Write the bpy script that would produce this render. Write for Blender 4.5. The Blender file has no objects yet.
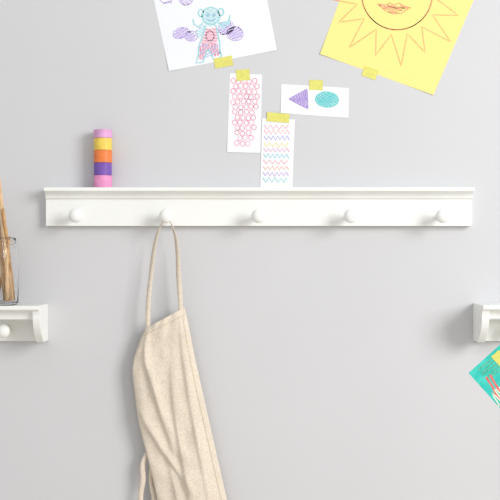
import bpy, bmesh, math, random
from mathutils import Vector, Matrix, noise
random.seed(4)
S=0.002; D=2.4; ZC=1.5
def W(px,py,d=0.0):
    k=S*(D-d)/D
    return Vector(((px-250)*k,-d,ZC+(250-py)*k))
sc=bpy.context.scene
def lin(c):
    return tuple(((v/255)/12.92 if v/255<=0.04045 else ((v/255+0.055)/1.055)**2.4) for v in c)+(1,)
MC={}
def mat(name,rgb,rough=0.6,noise_amt=0.0,nscale=50,bump=0.0,bscale=200,rgb2=None,spec=0.3,sheen=0,trans=0,mixpos=(0.35,0.65)):
    if name in MC: return MC[name]
    m=bpy.data.materials.new(name); m.use_nodes=True
    nt=m.node_tree; b=nt.nodes['Principled BSDF']
    b.inputs['Base Color'].default_value=lin(rgb); b.inputs['Roughness'].default_value=rough
    b.inputs['Specular IOR Level'].default_value=spec
    if sheen: b.inputs['Sheen Weight'].default_value=sheen
    if trans: b.inputs['Transmission Weight'].default_value=trans
    tc=nt.nodes.new('ShaderNodeTexCoord')
    if rgb2 or noise_amt:
        n=nt.nodes.new('ShaderNodeTexNoise'); n.inputs['Scale'].default_value=nscale; n.inputs['Detail'].default_value=4
        nt.links.new(tc.outputs['Object'],n.inputs['Vector'])
        r=nt.nodes.new('ShaderNodeValToRGB')
        if rgb2 is None: rgb2=tuple(max(0,v*(1-noise_amt)) for v in rgb)
        r.color_ramp.elements[0].position=mixpos[0]; r.color_ramp.elements[1].position=mixpos[1]
        r.color_ramp.elements[0].color=lin(rgb2); r.color_ramp.elements[1].color=lin(rgb)
        nt.links.new(n.outputs['Fac'],r.inputs['Fac']); nt.links.new(r.outputs['Color'],b.inputs['Base Color'])
    if bump:
        n2=nt.nodes.new('ShaderNodeTexNoise'); n2.inputs['Scale'].default_value=bscale; n2.inputs['Detail'].default_value=3
        nt.links.new(tc.outputs['Object'],n2.inputs['Vector'])
        bp=nt.nodes.new('ShaderNodeBump'); bp.inputs['Strength'].default_value=bump; bp.inputs['Distance'].default_value=0.001
        nt.links.new(n2.outputs['Fac'],bp.inputs['Height']); nt.links.new(bp.outputs['Normal'],b.inputs['Normal'])
    MC[name]=m; return m
def mesh(name,verts,faces,m,parent=None,smooth=False):
    me=bpy.data.meshes.new(name); me.from_pydata([tuple(v) for v in verts],[],faces)
    bm=bmesh.new(); bm.from_mesh(me); bmesh.ops.recalc_face_normals(bm,faces=bm.faces[:]); bm.to_mesh(me); bm.free()
    if isinstance(m,(list,tuple)):
        for x in m: me.materials.append(x)
    else: me.materials.append(m)
    if smooth:
        for p in me.polygons: p.use_smooth=True
    o=bpy.data.objects.new(name,me); sc.collection.objects.link(o)
    if parent: o.parent=parent
    return o
def empty(name):
    e=bpy.data.objects.new(name,None); e.empty_display_size=0.05; sc.collection.objects.link(e); return e
def bevel(o,w,seg=2):
    md=o.modifiers.new('bevel','BEVEL'); md.width=w; md.segments=seg; md.limit_method='ANGLE'; md.angle_limit=math.radians(35)
    return o
def box(name,x0,x1,y0,y1,z0,z1,m,parent=None,bw=0):
    v=[(x,y,z) for x in (x0,x1) for y in (y0,y1) for z in (z0,z1)]
    f=[(0,1,3,2),(4,6,7,5),(0,4,5,1),(2,3,7,6),(0,2,6,4),(1,5,7,3)]
    o=mesh(name,v,f,m,parent)
    if bw: bevel(o,bw)
    return o
def lathe(name,prof,origin,axis,m,parent=None,n=40,flatcap=True):
    axis=Vector(axis).normalized(); a=axis.orthogonal().normalized(); b=axis.cross(a)
    vs=[];fs=[]
    for r,t in prof:
        for i in range(n):
            th=2*math.pi*i/n
            vs.append(Vector(origin)+axis*t+(a*math.cos(th)+b*math.sin(th))*max(r,1e-5))
    for j in range(len(prof)-1):
        for i in range(n):
            fs.append((j*n+i,j*n+(i+1)%n,(j+1)*n+(i+1)%n,(j+1)*n+i))
    return mesh(name,vs,fs,m,parent,smooth=True)
def extrude_profile(name,prof,x0,x1,m,parent=None):
    n=len(prof); vs=[(x0,-d,z) for d,z in prof]+[(x1,-d,z) for d,z in prof]
    fs=[(i,(i+1)%n,n+(i+1)%n,n+i) for i in range(n)]+[tuple(range(n)),tuple(range(2*n-1,n-1,-1))]
    o=mesh(name,vs,fs,m,parent); bevel(o,0.0009,2); return o

# ---------- materials
M_wall=mat('wall_paint',(206,206,208),0.85,noise_amt=0.01,nscale=3,bump=0.10,bscale=260,spec=0.1)
M_white=mat('white_painted_wood',(239,240,237),0.42,noise_amt=0.01,nscale=20,bump=0.04,bscale=90,spec=0.35)
M_paper=mat('white_paper',(235,237,241),0.8,noise_amt=0.012,nscale=300,spec=0.1)
M_yel=mat('yellow_paper',(242,228,144),0.8,noise_amt=0.02,nscale=200,spec=0.1)
M_tape=mat('yellow_washi_tape',(224,219,116),0.5,noise_amt=0.05,nscale=150,spec=0.3)

# ---------- room
box('wall_back',-3.5,3.5,0,0.1,0,2.7,M_wall)
box('floor',-3.5,3.5,-4,0.1,-0.05,0,mat('floor_wood',(222,210,194),0.5,noise_amt=0.15,nscale=6))

# ---------- pegs
def peg(parent,name,px,py,base_d,rk,length):
    c=W(px,py,base_d+length-rk*0.7)
    o=(c.x,-base_d+0.001,c.z)
    L=length
    prof=[(0.0001,0),(0.0085,0),(0.0085,0.002),(0.0062,0.006),(0.0052,0.014),(0.0058,L-2*rk*0.85-0.002)]
    R=rk
    for i in range(14):
        a=math.radians(-60+150*i/13)
        prof.append((R*math.cos(a) if i<13 else 0.0001, L-R*0.8+R*0.8*math.sin(a)))
    return lathe(name,prof,o,(0,-1,0),M_white,parent,36),c

# ---------- main peg rail
rail=empty('peg_rail')
ld=0.044
def zz(py,d): return W(0,py,d).z
zt=zz(187.3,ld); zb=zz(226,0.018)
x0=W(43.5,0,ld).x; x1=W(474.5,0,ld).x
def rail_prof(zb):
    prof=[(0.0003,zt),(ld,zt),(ld,zt-0.007)]
    for i in range(9):
        t=i/8*math.pi/2
        prof.append((ld-0.003-0.018*math.sin(t), zt-0.008-0.012*(1-math.cos(t))))
    return prof+[(0.0195,zt-0.0215),(0.018,zt-0.024),(0.018,zb),(0.0003,zb)]
extrude_profile('moulded_board',rail_prof(zb),x0,x1,M_white,rail)
pegc=None
for i,(a,b) in enumerate([(75.5,215.5),(166,216),(258.5,216),(351,216),(443,216)]):
    o,c=peg(rail,'peg_%d'%(i+1),a,b,0.018,0.0140,0.048)
    if i==1: pegc=c

# ---------- washi tape stack
tapes=empty('washi_tape_stack')
tc=W(103,187,0.022)
cols=[(232,150,196),(124,88,178),(236,130,70),(240,208,92),(222,164,210)]
names=['pink','purple','orange','yellow','lilac']
z=zt+0.0002
hs=[12.2,12.5,12.5,12,8.5]
for i,(c,n_,h) in enumerate(zip(cols,names,hs)):
    hh=h*S*0.995; R=0.0180-0.0003*(i%2); r=0.0125
    m=mat('washi_'+n_,c,0.45,noise_amt=0.08,nscale=90)
    prof=[(r,0.0002),(R-0.0004,0.0002),(R,0.0006),(R,hh-0.0006),(R-0.0004,hh-0.0002),(r,hh-0.0002),(r,0.0002)]
    o=lathe('tape_roll_'+n_,prof,(tc.x+random.uniform(-.0003,.0003),tc.y,z),(0,0,1),m,tapes,64)
    for p in o.data.polygons: p.use_smooth=False
    lathe('core_'+n_,[(r-0.0012,0.0004),(r-0.0001,0.0004),(r-0.0001,hh-0.0004),(r-0.0012,hh-0.0004),(r-0.0012,0.0004)],(tc.x,tc.y,z),(0,0,1),mat('cardboard',(200,175,140),0.8),tapes,48)
    z+=hh

# ---------- side shelves with pegs
def side_shelf(xa,xb,end,pegs,top):
    e=empty('peg_shelf')
    dd=0.105
    zt=zz(top,dd) ; zbot=zz(341,0.018)
    pr=[(0.0003,zt),(dd,zt),(dd,zt-0.007),(dd-0.003,zt-0.009)]
    for i in range(8):
        t=i/7*math.pi/2
        pr.append((dd-0.005-0.016*math.sin(t), zt-0.010-0.016*(1-math.cos(t))))
    pr+=[(dd-0.024,zt-0.028),(0.018,zt-0.030),(0.018,zbot),(0.0003,zbot)]
    extrude_profile('moulded_board',pr,xa,xb,M_white,e)
    xe=(xb-0.014,xb+0.0006) if end=='r' else (xa-0.0006,xa+0.014)
    br=[(0.0003,zt-0.008),(dd-0.006,zt-0.008)]
    zl=zt-0.008; H=zl-zbot
    for i in range(12):
        t=i/11
        br.append((dd-0.010-0.045*(t**2.2), zl-H*0.15-H*0.85*t))
    br+=[(0.0003,zbot)]
    extrude_profile('end_bracket',br,xe[0],xe[1],M_white,e)
    for i,(a,b) in enumerate(pegs):
        peg(e,'peg_%d'%(i+1),a,b,0.018,0.0135,0.048)
    return zt
zl=side_shelf(W(-170,0,0).x,W(48,0,0).x,'r',[(3,331),(-90,331)],306)
side_shelf(W(473,0,0).x,W(690,0,0).x,'l',[(514,331),(606,331)],305.5)

# ---------- jar with brushes
jar=empty('brush_jar')
g=bpy.data.materials.new('clear_glass'); g.use_nodes=True
b=g.node_tree.nodes['Principled BSDF']; b.inputs['Transmission Weight'].default_value=1; b.inputs['Roughness'].default_value=0.0; b.inputs['IOR'].default_value=1.22
b.inputs['Base Color'].default_value=(1,1,1,1)
jx=W(-2,0,0.062).x; jy=-0.062; R=0.0395; H=(306-239)*S*0.975
pr=[(0.0001,0),(R-0.004,0),(R,0.004),(R,H*0.78),(R-0.001,H*0.83),(R-0.005,H*0.88),(R-0.005,H*0.985),(R-0.006,H),(R-0.0068,H*0.985),(R-0.0068,H*0.88),(R-0.0028,H*0.82),(R-0.0018,H*0.77),(R-0.0018,0.007),(R-0.006,0.005),(0.0001,0.005)]
lathe('glass_body',pr,(jx,jy,zl+0.0003),(0,0,1),g,jar,56)
for k,hh in enumerate((0.90,0.95)):
    r_=R-0.0047
    lathe('thread_%d'%k,[(r_,-0.001),(r_+0.0014,0),(r_,0.001)],(jx,jy,zl+H*hh),(0,0,1),g,jar,56)
def stick(name,p0,p1,r0,r1,m):
    p0=Vector(p0);p1=Vector(p1);L=(p1-p0).length
    lathe(name,[(0.0001,0),(r0,0.0005),(r0*1.1,L*0.25),(r1*1.15,L*0.7),(r1,L-0.002),(r1*0.4,L),(0.0001,L)],p0,p1-p0,m,jar,20)
wood=mat('pale_wood',(226,190,146),0.5,noise_amt=0.12,nscale=60)
wood2=mat('tan_wood',(206,162,112),0.5,noise_amt=0.12,nscale=60)
zb0=zl+0.007
def st(i,ptop,dtop,pbx,pby_d,r,m):
    b0=W(pbx,300,pby_d); b0.z=zb0
    stick('brush_handle_%d'%i,b0,W(ptop[0],ptop[1],dtop),r,r*0.8,m)
st(1,(-1,178),0.05,12,0.062,0.0036,wood)
st(2,(3,208),0.075,14,0.050,0.0034,wood2)
st(3,(6.5,228),0.060,7,0.078,0.0036,wood)
st(4,(-4,186),0.045,5,0.048,0.0036,wood)
st(5,(-14,200),0.07,-8,0.07,0.0036,wood2)
st(6,(-25,185),0.06,-13,0.055,0.003,wood)
st(7,(10,236),0.050,-3,0.04,0.0028,wood2)
st(8,(0,196),0.066,9.5,0.070,0.0030,wood)

# ---------- flat art helpers
class Sheet:
    def __init__(s,name,corners,m,base=0.00015,curl=0.002,curlc=(2,3)):
        s.c=corners; s.base=base; s.curl=curl; s.cc=curlc; s.e=empty(name); s.n=0
        N=24; vs=[];fs=[]
        a,b,c_,d_=[Vector(q) for q in corners]
        for j in range(N+1):
            for i in range(N+1):
                u=i/N;v=j/N
                p=(a*(1-u)+b*u)*(1-v)+(d_*(1-u)+c_*u)*v
                vs.append(W(p.x,p.y,s.depth(p.x,p.y)))
        for j in range(N):
            for i in range(N):
                q=j*(N+1)+i; fs.append((q,q+1,q+N+2,q+N+1))
        o=mesh('paper',vs,fs,m,s.e,False)
        md=o.modifiers.new('t','SOLIDIFY'); md.thickness=0.00022; md.offset=0
    def depth(s,x,y):
        d=s.base
        for k in s.cc:
            q=s.c[k]; r=math.hypot(x-q[0],y-q[1]); L=40
            if r<L: d+=s.curl*(1-r/L)**2
        return d
    def strokes(s,name,lines,w,rgb,lift=None):
        s.n+=1
        lift=0.00022+0.00005*s.n
        m=mat('pencil_%d_%d_%d'%rgb,rgb,0.8,rgb2=tuple(int(v*0.45+240*0.55) for v in rgb) ,nscale=900,spec=0.1,mixpos=(0.35,0.58))
        vs=[];fs=[]
        for ln in lines:
            pts=[]
            for i in range(len(ln)-1):
                a=Vector(ln[i]);b=Vector(ln[i+1]); k=max(1,int((b-a).length/4))
                for t in range(k): pts.append(a.lerp(b,t/k))
            pts.append(Vector(ln[-1]))
            st_=len(vs)
            for i,p in enumerate(pts):
                t=(pts[min(i+1,len(pts)-1)]-pts[max(i-1,0)])
                if t.length<1e-6: t=Vector((1,0))
                t.normalize(); nn=Vector((-t.y,t.x))*w/2
                for q in (p+nn,p-nn): vs.append(W(q.x,q.y,s.depth(q.x,q.y)+lift))
            for i in range(len(pts)-1):
                q=st_+2*i; fs.append((q,q+1,q+3,q+2))
        me=mesh(name,vs,fs,m,s.e)
    def tape(s,cx,cy,w,h,ang,extra=0.0005):
        s.n+=1
        vs=[];fs=[];N=8
        a=math.radians(ang)
        for j in range(3):
            for i in range(N+1):
                x=(i/N-0.5)*w; y=(j/2-0.5)*h
                if i in(0,N): x+= (0.4 if j==1 else 0)*(1 if i==0 else -1)
                X=cx+x*math.cos(a)-y*math.sin(a); Y=cy+x*math.sin(a)+y*math.cos(a)
                vs.append(W(X,Y,s.base+extra))
        for j in range(2):
            for i in range(N):
                q=j*(N+1)+i; fs.append((q,q+1,q+N+2,q+N+1))
        o=mesh('tape_piece',vs,fs,M_tape,s.e); md=o.modifiers.new('t','SOLIDIFY'); md.thickness=0.0002; md.offset=0
def ell(cx,cy,rx,ry,a0=0,a1=360,n=28,rot=0,jit=0):
    out=[]
    for i in range(n+1):
        t=math.radians(a0+(a1-a0)*i/n)
        x=rx*math.cos(t)+random.uniform(-jit,jit); y=ry*math.sin(t)+random.uniform(-jit,jit); r=math.radians(rot)
        out.append((cx+x*math.cos(r)-y*math.sin(r),cy+x*math.sin(r)+y*math.cos(r)))
    return out
def hatch(poly,ang,sp,jit=0.4):
    a=math.radians(ang); ca,sa=math.cos(-a),math.sin(-a)
    P=[(x*ca-y*sa,x*sa+y*ca) for x,y in poly]
    y0=min(p[1] for p in P);y1=max(p[1] for p in P)
    out=[];y=y0+sp/2;flip=False
    while y<y1:
        xs=[]
        for i in range(len(P)):
            p,q=P[i],P[(i+1)%len(P)]
            if (p[1]<=y)!=(q[1]<=y): xs.append(p[0]+(y-p[1])/(q[1]-p[1])*(q[0]-p[0]))
        xs.sort()
        if len(xs)>=2:
            A,B=xs[0]+random.uniform(-jit,jit),xs[-1]+random.uniform(-jit,jit)
            seg=[(A,y),(B,y+sp*0.4)]
            if flip: seg=[(B,y),(A,y+sp*0.4)]
            out+=seg; flip=not flip
        y+=sp
    ca,sa=math.cos(a),math.sin(a)
    return [[(x*ca-y*sa,x*sa+y*ca) for x,y in out]] if len(out)>1 else []

# drawing 1: winged figure
s1=Sheet('figure_drawing',[(136,-84),(246,-105),(277,50),(169,71)],M_paper,curl=0.0015)
TEAL=(136,208,216);PUR=(180,156,222);PK=(236,150,176);BL=(150,172,226)
wl=[ell(181,33,7.5,4.5,rot=-20),ell(190,36,5,4.5)]; wr=[ell(226,29,7,5,rot=-25),ell(235,33,7,6.5,rot=15)]
s1.strokes('wings',sum([hatch(p,-30,1.3) for p in wl+wr],[])+[ell(181,33,8.5,5,rot=-20,jit=.5),ell(191,36,6,5,jit=.5),ell(226,28,8,6,rot=-25,jit=.5),ell(235,34,8,7,jit=.5)],0.95,PUR)
s1.strokes('corner_marks',[ell(166,-6,8,9,20,150),ell(186,-2,7,7,10,170),[(163,4),(168,1),(172,3)]]+hatch(ell(186,0,5,5),40,2),0.85,PUR)
s1.strokes('body_fill',hatch([(205,28),(216,28),(218,44),(201,44)],10,1.4)+[ell(210,36,4,5)],0.9,PK)
s1.strokes('legs_fill',hatch([(201,44),(218,44),(220,55),(213,57),(209,48),(204,60),(198,58)],80,1.5),0.9,(230,132,160))
s1.strokes('legs_blue',hatch([(201,44),(218,44),(220,53),(199,58)],-35,3.2),0.8,BL)
s1.strokes('head_fill',hatch(ell(211,17,8,8.5),30,1.5)+hatch([(196,31),(203,24),(206,28),(199,38)],0,1.6)+hatch([(218,24),(229,19),(231,23),(222,30)],0,1.6),0.9,(168,222,230))
s1.strokes('head',[ell(211,16,9,8.5,jit=.4),ell(201,13,2.6,3.6),ell(221,12,2.6,3.6),[(203,23),(198,27),(194,24),(193,19)],[(218,23),(224,25),(229,21),(230,15)],[(206,25),(203,35),(199,46),(198,57)],[(216,25),(218,34),(220,44),(220,54)],[(198,57),(196,63),(203,62),(207,50),(209,50),(213,58),(215,60),(222,56),(220,52)]],1.2,TEAL)
s1.strokes('face',[ell(208,15,1,1.3),ell(214,15,1,1.3),ell(211,18.5,3.5,2.2,10,170)],0.8,(110,160,200))
s1.tape(223.5,62,19,10,-10)

# drawing 2: sun
s2=Sheet('sun_drawing',[(372,-88),(493,-46),(433.5,95),(320,54)],M_yel,curl=0.002)
OR=(232,158,84)
cx,cy=397,-6
z=[];nr=16
for i in range(nr*2+1):
    a=math.radians(8+ (360)*i/(nr*2)); r=(41 if i%2==0 else 69+ (3 if (i//2)%2 else -4))
    z.append((cx+r*math.cos(a)*1.0,cy+r*math.sin(a)))
s2.strokes('rays',[z],1.05,OR)
s2.strokes('sun_disc',[ell(cx,cy,35,36,n=60),ell(cx,cy,35.8,35.5,n=60,jit=.2)],1.0,OR)
s2.strokes('smile',[[(377,4),(385,5),(390,3),(394,5),(399,3),(404,6),(411,8)],[(379,5),(386,11),(394,14),(402,13),(409,8)],[(379,5),(388,7),(396,8),(408,8)]]+hatch([(382,7),(390,4.5),(396,6),(402,5),(406,8),(400,11),(393,13),(386,10)],15,1.7),0.95,(232,136,84))
s2.strokes('eyes',[ell(386,-14,3,4),ell(406,-14,3,4)],1.0,OR)
s2.tape(370,73,15,10,20)

# card 3
s3=Sheet('bubble_pattern_bookmark',[(230,73.5),(262,74.5),(260.5,153),(227,152)],M_paper,curl=0.001)
L=[];L2=[]
row=0;y=81
while y<147:
    t=(y-81)/66
    n=5 if t<0.45 else (4 if t<0.75 else 3)
    for k in range(n):
        x=244.6-(y-110)*0.02+(k-(n-1)/2)*5.4+random.uniform(-.6,.6)+(1.2 if row%2 else -1.2)
        (L if random.random()<.65 else L2).append(ell(x,y+random.uniform(-.6,.6),2.3,2.5,n=12))
    y+=5.2;row+=1
s3.strokes('bubbles_rose',L,0.8,(228,138,156)); s3.strokes('bubbles_pink',L2,0.8,(236,164,182))
s3.tape(243,75,14,11,-4)

# card 4
s4=Sheet('shapes_card',[(281.5,84),(349,88),(348.5,118),(280.5,113)],M_paper,curl=0.001)
tri=[(289,99),(307,89),(308,109)]
s4.strokes('triangle',hatch(tri,70,1.2)+[tri+[tri[0]]],1.1,(154,126,204))
o_=ell(327,99.5,11.5,7.5,rot=4)
s4.strokes('oval',hatch(o_,35,1.2)+[o_],1.15,(80,196,198))
s4.strokes('oval_shade',hatch(ell(325,99,8,5),-40,2.6),0.9,(60,178,190))
s4.tape(316,85,14,10,2)

# card 5
s5=Sheet('zigzag_pattern_bookmark',[(262,118),(295,119.5),(292.5,187.9),(260.3,187.9)],M_paper,curl=0.0,base=0.0008)
colsz=[(230,144,160),(238,154,154),(154,144,216),(234,218,84),(228,154,192),(114,194,212),(234,154,162),(240,166,124),(184,146,212),(124,202,192)]
ys=[127,132,138,145,150,156,162,168,174,180]
for i,y in enumerate(ys):
    pts=[];x=264.5-(y-120)*0.025;k=0
    per=2.3 if i%3 else 3.0
    while x<291.5-(y-120)*0.03:
        pts.append((x,y+(2.0 if k%2 else -2.0)+random.uniform(-.4,.4))); x+=per; k+=1
    s5.strokes('zigzag_%d'%i,[pts],1.0,colsz[i])
s5.tape(278,117.5,23,9,5,extra=0.001)

# teal painting
L0=Vector((468.5,373)); ua=Vector((.743,-.669)); ub=Vector((.669,.743))
A=L0;B=L0+ua*45;C=B+ub*104;Dd=L0+ub*104
s6=Sheet('teal_painting',[tuple(A),tuple(B),tuple(C),tuple(Dd)],mat('teal_paint',(32,186,174),0.6,rgb2=(74,208,194),nscale=60),base=0.0001,curl=0.0)
s6.strokes('green_paint',hatch([(478,370),(489,358),(499,352),(506,366),(490,380)],-42,3.4),1.6,(30,160,120))
s6.strokes('red_paint',[[(486,377),(492,386),(497,396),(503,402)],[(490,375),(500,392)]],2.2,(222,70,64))
s6.strokes('pale_paint',hatch([(492,392),(500,386),(506,398),(498,406)],50,2.6),1.3,(226,226,200))
s6.tape(499,358,13,10,48)

# ---------- apron
apron=empty('linen_apron')
cloth=bpy.data.materials.new('linen_cloth'); cloth.use_nodes=True
nt=cloth.node_tree;b=nt.nodes['Principled BSDF']; b.inputs['Roughness'].default_value=0.9; b.inputs['Specular IOR Level'].default_value=0.1
tcn=nt.nodes.new('ShaderNodeTexCoord')
nz=nt.nodes.new('ShaderNodeTexNoise'); nz.inputs['Scale'].default_value=450; nz.inputs['Detail'].default_value=3
nt.links.new(tcn.outputs['Object'],nz.inputs['Vector'])
rp=nt.nodes.new('ShaderNodeValToRGB'); rp.color_ramp.elements[0].position=.3; rp.color_ramp.elements[1].position=.65
rp.color_ramp.elements[0].color=lin((206,192,173)); rp.color_ramp.elements[1].color=lin((229,218,202))
nt.links.new(nz.outputs['Fac'],rp.inputs['Fac']); nt.links.new(rp.outputs['Color'],b.inputs['Base Color'])
n2=nt.nodes.new('ShaderNodeTexNoise'); n2.inputs['Scale'].default_value=22; n2.inputs['Detail'].default_value=5; n2.inputs['Distortion'].default_value=0.8
nt.links.new(tcn.outputs['Object'],n2.inputs['Vector'])
bp=nt.nodes.new('ShaderNodeBump'); bp.inputs['Strength'].default_value=0.5; bp.inputs['Distance'].default_value=0.006
nt.links.new(n2.outputs['Fac'],bp.inputs['Height'])
bp2=nt.nodes.new('ShaderNodeBump'); bp2.inputs['Strength'].default_value=0.4; bp2.inputs['Distance'].default_value=0.0006
nt.links.new(nz.outputs['Fac'],bp2.inputs['Height']); nt.links.new(bp.outputs['Normal'],bp2.inputs['Normal'])
nt.links.new(bp2.outputs['Normal'],b.inputs['Normal'])
def interp(tab,y):
    for i in range(len(tab)-1):
        (ya,xa),(yb,xb)=tab[i],tab[i+1]
        if y<=yb:
            x_0=tab[i-1][1] if i>0 else xa; x_3=tab[i+2][1] if i+2<len(tab) else xb
            t=(y-ya)/(yb-ya)
            return 0.5*((2*xa)+(-x_0+xb)*t+(2*x_0-5*xa+4*xb-x_3)*t*t+(-x_0+3*xa-3*xb+x_3)*t**3)
    return tab[-1][1]
left=[(0,(146,328)),(0.05,(138,346)),(0.12,(132.5,367)),(0.2,(134.5,392)),(0.3,(139,424)),(0.4,(147,456)),(0.55,(157,500)),(0.8,(168,575)),(1,(176,640))]
right=[(0,(184.5,307.5)),(0.05,(188,322)),(0.12,(192.5,345)),(0.2,(198,371)),(0.3,(205.5,405)),(0.4,(213,438)),(0.55,(227,500)),(0.8,(244,575)),(1,(256,632))]
def edge(tab,v):
    return (interp([(a,p[0]) for a,p in tab],v),interp([(a,p[1]) for a,p in tab],v))
def crease(u,v,c0,c1,c2,w,dep,va,vb):
    if v<va or v>vb: return 0
    t=(v-va)/(vb-va)
    c=c0*(1-t)**2+2*c1*t*(1-t)+c2*t*t
    env=math.sin(math.pi*min(1,max(0,t)))**0.6
    q=(u-c)/w
    return dep*env*(math.exp(-q*q)*1.0 if q<0 else math.exp(-(q*0.4)**2))
def surf(u,v):
    l=edge(left,v);r=edge(right,v)
    x=l[0]*(1-u)+r[0]*u; y=l[1]*(1-u)+r[1]*u
    g=min(1,v/0.12)
    su=max(0.0,math.sin(math.pi*min(max(u,0),1)))
    d=0.030+0.012*su**0.45
    d+=(0.3+0.7*g)*0.0030*math.sin(2*math.pi*(1.2*u+0.5*v)+0.9)*su**0.5
    d+=crease(u,v,0.10,0.34,0.40,0.035,0.0085,0.01,0.42)
    d+=crease(u,v,0.62,0.46,0.46,0.04,0.0065,0.15,0.70)
    d+=crease(u,v,0.86,0.78,0.74,0.04,0.0055,0.02,0.6)
    d+=crease(u,v,0.02,0.18,0.55,0.03,0.0050,0.24,0.55)
    d+=crease(u,v,0.30,0.28,0.30,0.04,0.0060,0.40,1.0)
    d+=0.007*noise.noise(Vector((u*2.5,v*8,1.3)))*su**.4+0.0032*noise.noise(Vector((u*6,v*18,4.3)))
    return x,y,d
NU,NV=100,220
vs=[];fs=[]
for j in range(NV+1):
    v=j/NV
    for i in range(NU+1):
        u=i/NU
        x,y,d=surf(u,v); vs.append(W(x,y,max(d,0.012)))
n1=len(vs)
for j in range(NV+1):
    v=j/NV
    for i in range(NU+1):
        u=i/NU
        x,y,d=surf(u,v)
        back=0.010+0.004*math.sin(9*u+3*v)-0.009*max(0,1-min(u,1-u)/0.2)*0
        if i in(0,NU): vs.append(W(x,y,max(d,0.012)-0.003))
        else: vs.append(W(x,y,min(back if v>0.03 else 0.022,d-0.004)))
for base in(0,n1):
    for j in range(NV):
        for i in range(NU):
            q=base+j*(NU+1)+i; fs.append((q,q+1,q+NU+2,q+NU+1))
for j in range(NV):
    for i in(0,NU):
        q=j*(NU+1)+i; fs.append((q,q+NU+1,n1+q+NU+1,n1+q))
for i in range(NU):
    fs.append((i,i+1,n1+i+1,n1+i))
    q=NV*(NU+1)+i; fs.append((q,q+1,n1+q+1,n1+q))
mesh('folded_cloth',vs,fs,cloth,apron,True)
def strip(name,fn,m,lift=0.0005,n=160,parent=apron):
    vs=[];fs=[]
    for i in range(n+1):
        t=i/n;(u,v),(u2,v2)=fn(t)
        a=surf(u,v);b_=surf(u2,v2)
        vs+= [W(a[0],a[1],a[2]+lift),W(b_[0],b_[1],b_[2]+lift)]
    for i in range(n): fs.append((2*i,2*i+1,2*i+3,2*i+2))
    return mesh(name,vs,fs,m,parent,True)
seam=mat('seam_thread',(198,184,160),0.9)
strip('top_stitch',lambda t:((0.03+0.94*t,0.026),(0.03+0.94*t,0.028)),seam)
strip('side_stitch',lambda t:((0.915,0.03+0.96*t),(0.923,0.03+0.96*t)),seam)
def ribbon(name,pts,widths,m,parent,th=0.0012,sub=8):
    P=[];Wd=[]
    n=len(pts)
    for i in range(n-1):
        p=[pts[max(i-1,0)],pts[i],pts[i+1],pts[min(i+2,n-1)]]
        for s_ in range(sub):
            t=s_/sub
            cr=lambda a,b,c,d:0.5*((2*b)+(c-a)*t+(2*a-5*b+4*c-d)*t*t+(3*b-a-3*c+d)*t**3)
            P.append(cr(*[q[0] for q in p])); Wd.append(pts[i][1].lerp(pts[i+1][1],t).normalized())
    P.append(pts[-1][0]);Wd.append(pts[-1][1].normalized())
    vs=[];fs=[]
    for p,w in zip(P,Wd): vs+=[p-w*widths/2,p,p+w*widths/2]
    for i in range(len(P)-1):
        for k in(0,1): fs.append((3*i+k,3*i+k+1,3*i+k+4,3*i+k+3))
    o=mesh(name,vs,fs,m,parent,True)
    md=o.modifiers.new('t','SOLIDIFY'); md.thickness=th; md.offset=0
    return o
X=Vector((1,0,0));Y=Vector((0,-1,0))
sx,sz=pegc.x,pegc.z; dm=0.036
V=W
pts=[(V(148.5,332,0.034),X),(V(148,318,0.034),X),(V(148.5,300,0.034),Vector((1,-.2,0))),(V(151,275,0.032),Vector((1,-.4,0))),(V(154,250,0.034),Vector((.8,-.6,0))),(V(158,232,0.037),Vector((.5,-.8,0)))]
for a in (200,150,120,90,60,30,-20):
    r=0.0061
    dz=-0.004 if a in(200,-20) else 0
    pts.append((Vector((sx+math.cos(math.radians(a))*r,-dm,sz+math.sin(math.radians(a))*r+dz)),Y))
pts+=[(V(175,235,0.037),Vector((.5,-.8,0))),(V(177.5,252,0.036),Vector((.8,-.6,0))),(V(178.5,275,0.034),Vector((1,-.3,0))),(V(180,295,0.034),X),(V(181,314,0.033),X)]
ribbon('neck_strap',pts,0.0095,cloth,apron)
ribbon('waist_tie',[(V(154,446,0.024),X),(V(148,452,0.026),X),(V(143,464,0.026),Vector((1,.5,0))),(V(143,480,0.025),Vector((1,.2,0))),(V(140.5,500,0.024),X),(V(143,540,0.026),Vector((1,-.4,0))),(V(140,585,0.025),X)],0.0105,cloth,apron)
ribbon('waist_tie_end',[(V(158,452,0.022),X),(V(153,462,0.022),X),(V(151,480,0.022),Vector((1,.4,0))),(V(154,500,0.022),X),(V(156,535,0.022),X)],0.009,cloth,apron)

# ---------- lights
def area(name,loc,target,size,power,col=(1,1,1)):
    l=bpy.data.lights.new(name,'AREA'); l.shape='RECTANGLE'; l.size=size[0]; l.size_y=size[1]; l.energy=power; l.color=col
    o=bpy.data.objects.new(name,l); sc.collection.objects.link(o); o.location=loc
    o.rotation_euler=(Vector(target)-Vector(loc)).to_track_quat('-Z','Y').to_euler(); return o
area('window_light',(2.5,-2.6,2.5),(0,0,1.2),(1.4,1.6),98,(1,0.995,0.985))
w=bpy.data.worlds.new('world'); sc.world=w; w.use_nodes=True
bg=w.node_tree.nodes['Background']; bg.inputs[0].default_value=(0.97,0.985,1,1); bg.inputs[1].default_value=0.77
sc.view_settings.view_transform='Standard'; sc.view_settings.look='None'; sc.view_settings.exposure=0

cam=bpy.data.cameras.new('camera'); co=bpy.data.objects.new('camera',cam); sc.collection.objects.link(co)
co.location=(0,-D,ZC); co.rotation_euler=(math.pi/2,0,0)
cam.sensor_width=36; cam.lens=36*D/(500*S)
sc.camera=co
